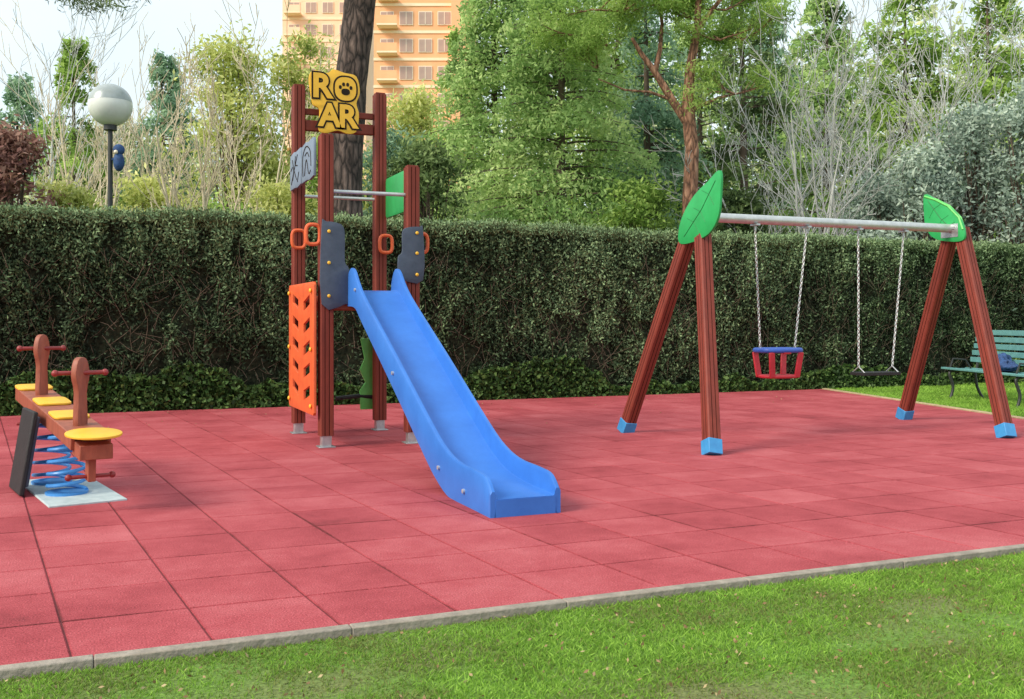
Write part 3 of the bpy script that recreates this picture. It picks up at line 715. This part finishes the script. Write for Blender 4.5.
# ------------------------------------------------------------------ trees
def foliage(tips,per,rad,size,rng,flat=.7,aspect=.4,bias=(0,0,0),bs=0.,tb=.5,tv=.2):
    T_=np.array(tips); m_=len(T_); ct=rng.normal(0,tv,m_)
    idx=np.repeat(np.arange(m_),per); n=len(idx)
    off=rng.normal(0,1,(n,3))*rad*np.array([1,1,flat])*.55; C=T_[idx]+off
    V,F=cards(C,size,aspect,bias,bs,rng)
    t=tb+ct[idx]+.22*np.clip(off[:,2]/(rad*flat),-1.2,1.2)+rng.normal(0,.09,n)  # upper side of each clump tinted lighter, light from above painted in
    return V,F,np.repeat(t,4)
LM={  # leaf colours raised and paled to carry sunlight and distance haze
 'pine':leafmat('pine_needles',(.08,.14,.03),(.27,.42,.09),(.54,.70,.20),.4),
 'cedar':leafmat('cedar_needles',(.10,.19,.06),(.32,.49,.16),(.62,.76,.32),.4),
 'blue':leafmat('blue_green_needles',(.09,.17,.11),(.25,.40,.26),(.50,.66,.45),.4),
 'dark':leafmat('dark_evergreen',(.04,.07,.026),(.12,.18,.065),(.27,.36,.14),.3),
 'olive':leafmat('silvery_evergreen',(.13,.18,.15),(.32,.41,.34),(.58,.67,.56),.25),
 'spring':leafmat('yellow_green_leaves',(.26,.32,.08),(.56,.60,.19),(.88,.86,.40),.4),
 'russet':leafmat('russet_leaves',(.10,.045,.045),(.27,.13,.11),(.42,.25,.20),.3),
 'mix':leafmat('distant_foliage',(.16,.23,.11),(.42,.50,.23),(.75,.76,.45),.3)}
def bare(x,y,h,stems,mat,seed,label,spread=.35,r=.07,lean=.12,kids=(0,3,4,7),group=None):
    xy=W(x,y); e_=treebase('bare_tree',label,'tree',xy,group); rng=np.random.default_rng(seed); ps=[];tw=[];tips=[]
    for k in range(stems):
        a_=rng.random()*6.28; d=(math.cos(a_)*lean*1.5,math.sin(a_)*lean*1.5,1)
        pp=[]
        grow(pp,tips,(xy[0]+rng.normal(0,.15),xy[1]+rng.normal(0,.15),-.03),d,h*rng.uniform(.75,1.05),r*rng.uniform(.7,1.1),3,rng,.07,.06,kids,spread,.42,6,.22)
        for p in pp: (ps if p[1][0]>r*.33 else tw).append(p)
    V,F=tubes(ps,7); fast('trunk',V,F,[M[mat]],parent=e_,sm=True)
    tw=[(p,np.maximum(q,.008)) for p,q in tw]
    V,F=tubes(tw,3); fast('crown',V,F,[M[mat]],parent=e_,sm=True)
def bush(name,x,y,z0,z1,wd,mat,seed,label,cat='shrub',n=70,per=110,size=.07,barkm='barkdark'):
    xy=W(x,y); e_=treebase(name,label,cat,xy); rng=np.random.default_rng(seed)
    paths=[];tips=[]
    for k in range(n):
        a_=rng.random()*6.28; r_=wd*math.sqrt(rng.random()); zz=z0+(z1-z0)*rng.random()**.7; sh=math.sqrt(max(.08,1-((zz-z0)/(z1-z0))**2.2))
        p=np.array([xy[0]+math.cos(a_)*r_*sh,xy[1]+math.sin(a_)*r_*.7*sh,zz]); tips.append(p)
        b0=np.array([xy[0],xy[1],zz*.35]); mid=(b0+p)/2+rng.normal(0,.08,3); paths.append((np.array([b0,mid,p]),np.array([.03,.02,.008])))
    paths.append((np.array([[xy[0],xy[1],-.03],[xy[0]+.05,xy[1],z1*.4],[xy[0],xy[1],z1*.85]]),np.array([.11,.08,.03])))
    V,F=tubes(paths,5); fast('trunk',V,F,[M[barkm]],parent=e_,sm=True)
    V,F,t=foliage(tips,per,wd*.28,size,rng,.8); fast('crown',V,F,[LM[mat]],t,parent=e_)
def conifer(x,y,h,wd,z0,mat,seed,label,nb=90,per=120,size=.07,bark='barkdark',rt=.2,droop=.35,shape=.9,group=None,name='cedar_tree'):
    xy=W(x,y); e_=treebase(name,label,'tree',xy,group); rng=np.random.default_rng(seed); lx_=rng.normal(0,.15,2)
    tr=[(np.array([[xy[0]+lx_[0]*t*t,xy[1]+lx_[1]*t*t,-.03+h*t] for t in np.linspace(0,1,12)]),np.linspace(rt,rt*.12,12))]
    V,F=tubes(tr,12); 
    br=[];C=[];TT=[]
    for k in range(nb):
        t=rng.random(); z=z0+(h-z0)*t; Lb=wd*(1-t)**shape*rng.uniform(.45,1.25)+.4; a_=rng.random()*6.28
        d=np.array([math.cos(a_),math.sin(a_)]); s_=np.linspace(0,1,6)
        pts=np.c_[xy[0]+d[0]*Lb*s_,xy[1]+d[1]*Lb*s_,z+Lb*(.25*s_-droop*2*s_**2*.6)]
        br.append((pts,np.linspace(.03,.006,6)))
        m_=int(per*(.4+Lb/wd)); q=.25+.8*rng.random(m_)**.8; ph=rng.random()*6; 
        lat=rng.normal(0,.13*Lb+.12,m_)*(1.15-q*.5)
        puff=.10*np.sin(q*14+ph)
        cx_=xy[0]+d[0]*Lb*q-d[1]*lat; cy_=xy[1]+d[1]*Lb*q+d[0]*lat; cz=z+Lb*(.25*q-droop*1.2*q**2)+rng.normal(0,.13,m_)+puff-.06-np.abs(lat)*.25
        C.append(np.c_[cx_,cy_,cz]); TT.append(.50+rng.normal(0,.20)+rng.normal(0,.10,m_)+.25*(q-.5)+puff)
    V2,F2=tubes(br,4); V_=np.concatenate([V,V2]); F_=np.concatenate([F,F2+len(V)])
    fast('trunk',V_,F_,[M[bark]],parent=e_,sm=True)
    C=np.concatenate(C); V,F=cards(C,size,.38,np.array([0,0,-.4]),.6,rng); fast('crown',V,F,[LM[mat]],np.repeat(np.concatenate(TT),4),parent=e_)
X=lambda px,yc:(px-512)*yc/1000.
xy=W(X(350,19),19); e_=treebase('pine_tree','massive dark barked leaning pine trunk behind the hedge','tree',xy)
rng=np.random.default_rng(4); zs=np.linspace(-.03,13,80); off=-.06+.045*(zs-3.5)*np.clip((zs-2)/4,0,1.2)+.05*np.sin(zs*.9+.6)
pts=np.c_[xy[0]+off,xy[1]-off*.2,zs]
Vt,Ft=tubes([(pts,.38-.012*zs+.12*np.exp(-np.maximum(zs,0)*1.2))],44)
cen=np.repeat(pts,44,0); dd=Vt-cen; Vt=cen+dd*(1+.26*(fbm(Vt*np.array([4.5,4.5,1.4]),66,4)-.5))[:,None]
tips=[];lp=[]
for k in range(9):
    z=rng.uniform(8.4,12.5); a_=rng.random()*6.28
    grow(lp,tips,(xy[0]+.3,xy[1],z),(math.cos(a_),math.sin(a_),.25),3.2,.09,2,rng,.12,.03,(0,4,5),.8,.55,5,.3)
V2,F2=tubes(lp,6); fast('trunk',np.concatenate([Vt,V2]),np.concatenate([Ft,F2+len(Vt)]),[M['bark']],parent=e_,sm=True)
V,F,t=foliage([p for p,d in tips],60,.55,.06,rng); fast('crown',V,F,[LM['pine']],t,parent=e_)
e_=treebase('pine_tree','tall pine with dark needles hanging into view','tree',W(X(-40,17),17.2)); rng=np.random.default_rng(14)
bx,by=W(X(-40,17),17.2); ps=[(np.array([[bx,by,-.03],[bx,by,4],[bx+.1,by,9]]),np.array([.2,.17,.12]))]
tips=[]; tx,ty=W(X(118,16.5),16.5)
ps.append((np.array([[bx,by,7.3],[(bx+tx)/2,(by+ty)/2,7.1],[tx,ty,6.65]]),np.array([.09,.06,.02])))
for k in range(26):
    s_=rng.uniform(.65,1.1); tips.append(np.array([bx+(tx-bx)*s_+rng.normal(0,.15),by+(ty-by)*s_+rng.normal(0,.15),6.70+rng.normal(0,.09)]))
V,F=tubes(ps,8); fast('trunk',V,F,[M['bark']],parent=e_,sm=True)
V,F,t=foliage(tips,60,.26,.055,rng,.5,.15); fast('crown',V,F,[LM['dark']],t,parent=e_)

G1='bare pale trees behind the hedge'
lb='leafless pale tan tree with many upright shoots behind hedge'
KB=(0,3,4,6)
bare(X(105,24),24,7.0,4,'barkpale',22,lb,.55,.07,.14,KB,group=G1)
bare(X(60,27),27,7.2,3,'barkpale',21,lb,.6,.06,.16,KB,group=G1)
bare(X(205,22),22,6.2,5,'barkpale',23,lb,.5,.075,.12,KB,group=G1)
bare(X(258,24),24,6.6,4,'barkpale',24,lb,.55,.07,.14,KB,group=G1)
bare(X(160,28),28,7.6,3,'barkpale',27,lb,.6,.06,.14,KB,group=G1)
bare(X(25,30),30,8.6,3,'barkgrey',28,'leafless grey tree standing behind the hedge',.6,.09,.16)
bush('russet_shrub',X(5,21),21,1.5,5.2,1.2,'russet',31,'russet brown leafy shrub above the hedge')
bush('yellow_green_shrub',X(60,22),22,1.5,4.3,1.1,'spring',32,'fresh yellow green shrub above the hedge',n=45)
bush('yellow_green_shrub',X(150,23),23,1.5,4.5,1.3,'spring',33,'fresh yellow green shrub above the hedge',n=40)
bush('yellow_green_shrub',X(285,24),24,1.5,4.4,1.4,'spring',34,'fresh yellow green shrub above the hedge',n=45)
bush('evergreen_shrub',X(225,26),26,1.5,4.2,1.6,'pine',39,'fresh green shrub above the hedge',n=50)
bush('broadleaf_tree',X(232,38),38,3.5,12.0,2.4,'spring',35,'sunlit yellow green leafy tree','tree',n=70,per=140,size=.11)
bush('broadleaf_tree',X(305,40),40,3.5,12.5,2.2,'spring',45,'sunlit yellow green leafy tree','tree',n=70,per=130,size=.11)
conifer(X(75,40),40,12.5,2.6,2,'pine',58,'tall green conifer beyond the bare trees',nb=110,per=130,size=.11,droop=.25)
conifer(X(165,44),44,13.0,2.8,2,'blue',59,'tall green conifer beyond the bare trees',nb=110,per=130,size=.12,droop=.25)
conifer(X(20,44),44,12.0,2.8,2,'blue',60,'tall blue green conifer beyond the bare trees',nb=100,per=130,size=.12,droop=.25)
bush('broadleaf_tree',X(120,48),48,3,10.5,4,'mix',46,'green leafy tree beyond the bare trees','tree',n=80,per=130,size=.13)
bush('evergreen_shrub',X(428,24),24,1.5,5.4,1.4,'dark',36,'dense dark evergreen shrub above the hedge',n=80)
bush('evergreen_shrub',X(392,26),26,1.5,6.2,1.2,'blue',37,'dense green shrub beside the big trunk',n=60)
bush('evergreen_shrub',X(330,25),25,1.5,5.8,1.0,'pine',38,'dense green shrub beside the big trunk',n=50)
bush('broadleaf_tree',X(412,44),44,3,11.0,2.8,'spring',57,'yellow green tree in front of the apartment block','tree',n=80,per=120,size=.12)
conifer(X(497,29),29,12.5,2.9,1.5,'cedar',41,'pale green feathery cedar with drooping branches',nb=230,per=210,size=.07,droop=.28)
conifer(X(560,27),27,12.5,3.0,1.8,'cedar',42,'pale green feathery cedar with drooping branches',nb=240,per=210,size=.07,droop=.28)
conifer(X(462,38),38,12.5,1.9,2.0,'pine',43,'slender green conifer near the apartment block',nb=90,per=130,size=.09)
conifer(X(615,34),34,15,3.0,1.5,'pine',44,'green conifer behind the cedars',nb=170,per=170,size=.09)
conifer(X(648,30),30,12,2.2,1.0,'blue',47,'blue green conifer behind the cedars',nb=120,per=150,size=.08)
conifer(X(745,31),31,13,2.4,1.0,'dark',48,'dark green conifer behind the pine',nb=110,per=150,size=.08,droop=.2)
conifer(X(700,38),38,16,3.0,1.0,'cedar',49,'green conifer behind the pine',nb=160,per=150,size=.10,droop=.2)
conifer(X(825,37),37,14,3.6,1.0,'cedar',50,'broad conifer behind the bare trees',nb=170,per=160,size=.10,droop=.2)
conifer(X(905,38),38,15,3.8,2.0,'pine',51,'broad green conifer behind the bare trees',nb=180,per=160,size=.10,droop=.25)
conifer(X(990,36),36,14,3.4,2.0,'pine',52,'tall green conifer behind the silvery shrubs',nb=160,per=150,size=.10,droop=.25)
conifer(X(770,46),46,17,3.6,2.0,'blue',53,'tall blue green conifer deep in the park',nb=120,per=140,size=.12,droop=.25)
# forked orange-barked pine
xy=W(X(690,24),24); e_=treebase('pine_tree','forked pine with orange bark and airy green crown','tree',xy); rng=np.random.default_rng(61)
bx,by=xy
def P_(px,py,yc=24,dy=0): 
    q=W(X(px,yc),yc+dy); return [q[0],q[1],1.3+(320-py)*yc/1000]
main=np.array([[bx,by,-.03],P_(690,200),P_(692,150),P_(688,110),P_(690,70),P_(697,30),P_(700,-30)]); 
l1=np.array([P_(689,125),P_(672,100),P_(655,72),P_(640,52),P_(632,38)]); l2=np.array([P_(689,112),P_(700,106),P_(718,98),P_(735,94)]); l3=np.array([P_(655,72),P_(660,50),P_(664,20,dy=.3),P_(660,-20,dy=.5)]); l4=np.array([P_(697,30),P_(720,0),P_(750,-20)]); l5=np.array([P_(672,100),P_(650,92),P_(625,90),P_(600,75,dy=.4)])
ps=[(main,np.array([.20,.19,.17,.16,.12,.09,.06])),(l1,np.linspace(.12,.04,5)),(l2,np.linspace(.06,.02,4)),(l3,np.linspace(.07,.03,4)),(l4,np.linspace(.07,.03,3)),(l5,np.linspace(.04,.015,4))]
V,F=tubes(ps,10); 
tips=[];lp=[]
for P0 in(P_(664,5),P_(700,0),P_(725,10),P_(660,-10),P_(742,40),P_(750,-10),P_(697,20),P_(600,62,dy=.6),P_(625,10),P_(690,-20),P_(600,10),P_(580,30,dy=.5),P_(720,40),P_(610,40,dy=.5),P_(735,94)):
    for k in range(3):
        a_=rng.random()*6.28; grow(lp,tips,P0,(math.cos(a_),math.sin(a_),.25),.9,.025,1,rng,.15,.05,(0,5),.9,.6,4,.4)
V2,F2=tubes(lp,4); fast('trunk',np.concatenate([V,V2]),np.concatenate([F,F2+len(V)]),[M['barkred']],parent=e_,sm=True)
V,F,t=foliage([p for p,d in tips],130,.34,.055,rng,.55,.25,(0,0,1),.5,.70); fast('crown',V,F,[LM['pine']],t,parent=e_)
G2='bare grey trees behind the hedge'; lb='leafless grey tree with tangled fine twigs'
for px_,yc,h_,sd_ in((770,25,6.6,71),(805,23,6.8,72),(850,25,7.6,73),(895,26,7.4,74),(1000,27,8.0,76)):
    bare(X(px_,yc),yc,h_,4,'barkgrey',sd_,lb,.8,.065,.22,(0,3,4,8),G2)
for px_,yc,z1,wd,sd_ in((925,22,4.9,1.3,81),(975,22.5,6.0,1.5,82),(1030,22,6.4,1.5,83),(880,24,4.6,1.2,84)):
    bush('silvery_shrub',X(px_,yc),yc,1.5,z1,wd,'olive',sd_,'silvery grey green bushy evergreen over the hedge',n=70,per=130,size=.06)
bush('evergreen_shrub',X(640,25),25,1.5,4.6,1.4,'pine',85,'low green shrub above the hedge',n=60)
bush('evergreen_shrub',X(735,25),25,1.5,4.3,1.4,'dark',86,'low dark green shrub above the hedge',n=60)
# distant wood mass
rng=np.random.default_rng(90); n=80000; px_=rng.uniform(-150,1200,n); yc=rng.uniform(52,72,n); x_=(px_-512)*yc/1000
k=fbm(np.c_[x_*.16,yc*.08,x_*0],5,3)
tp=np.interp(px_,[-150,0,260,300,480,560,1200],[12,12,12,9.5,9.5,17,19])*(.60+.8*k); z=rng.random(n)*tp
C=np.c_[CA*x_+SA*yc,-SA*x_+CA*yc,z]; V,F=cards(C,.24,.5,None,0,rng)
t=.45+1.6*(fbm(C*.35,55,3)-.5)+rng.normal(0,.12,n)+.15*(z/tp)
o=fast('distant_wood',V,F,[LM['mix']],np.repeat(t,4)); o['kind']='stuff'; o['category']='woodland'; o['label']='distant mixed green woodland beyond the hedge'
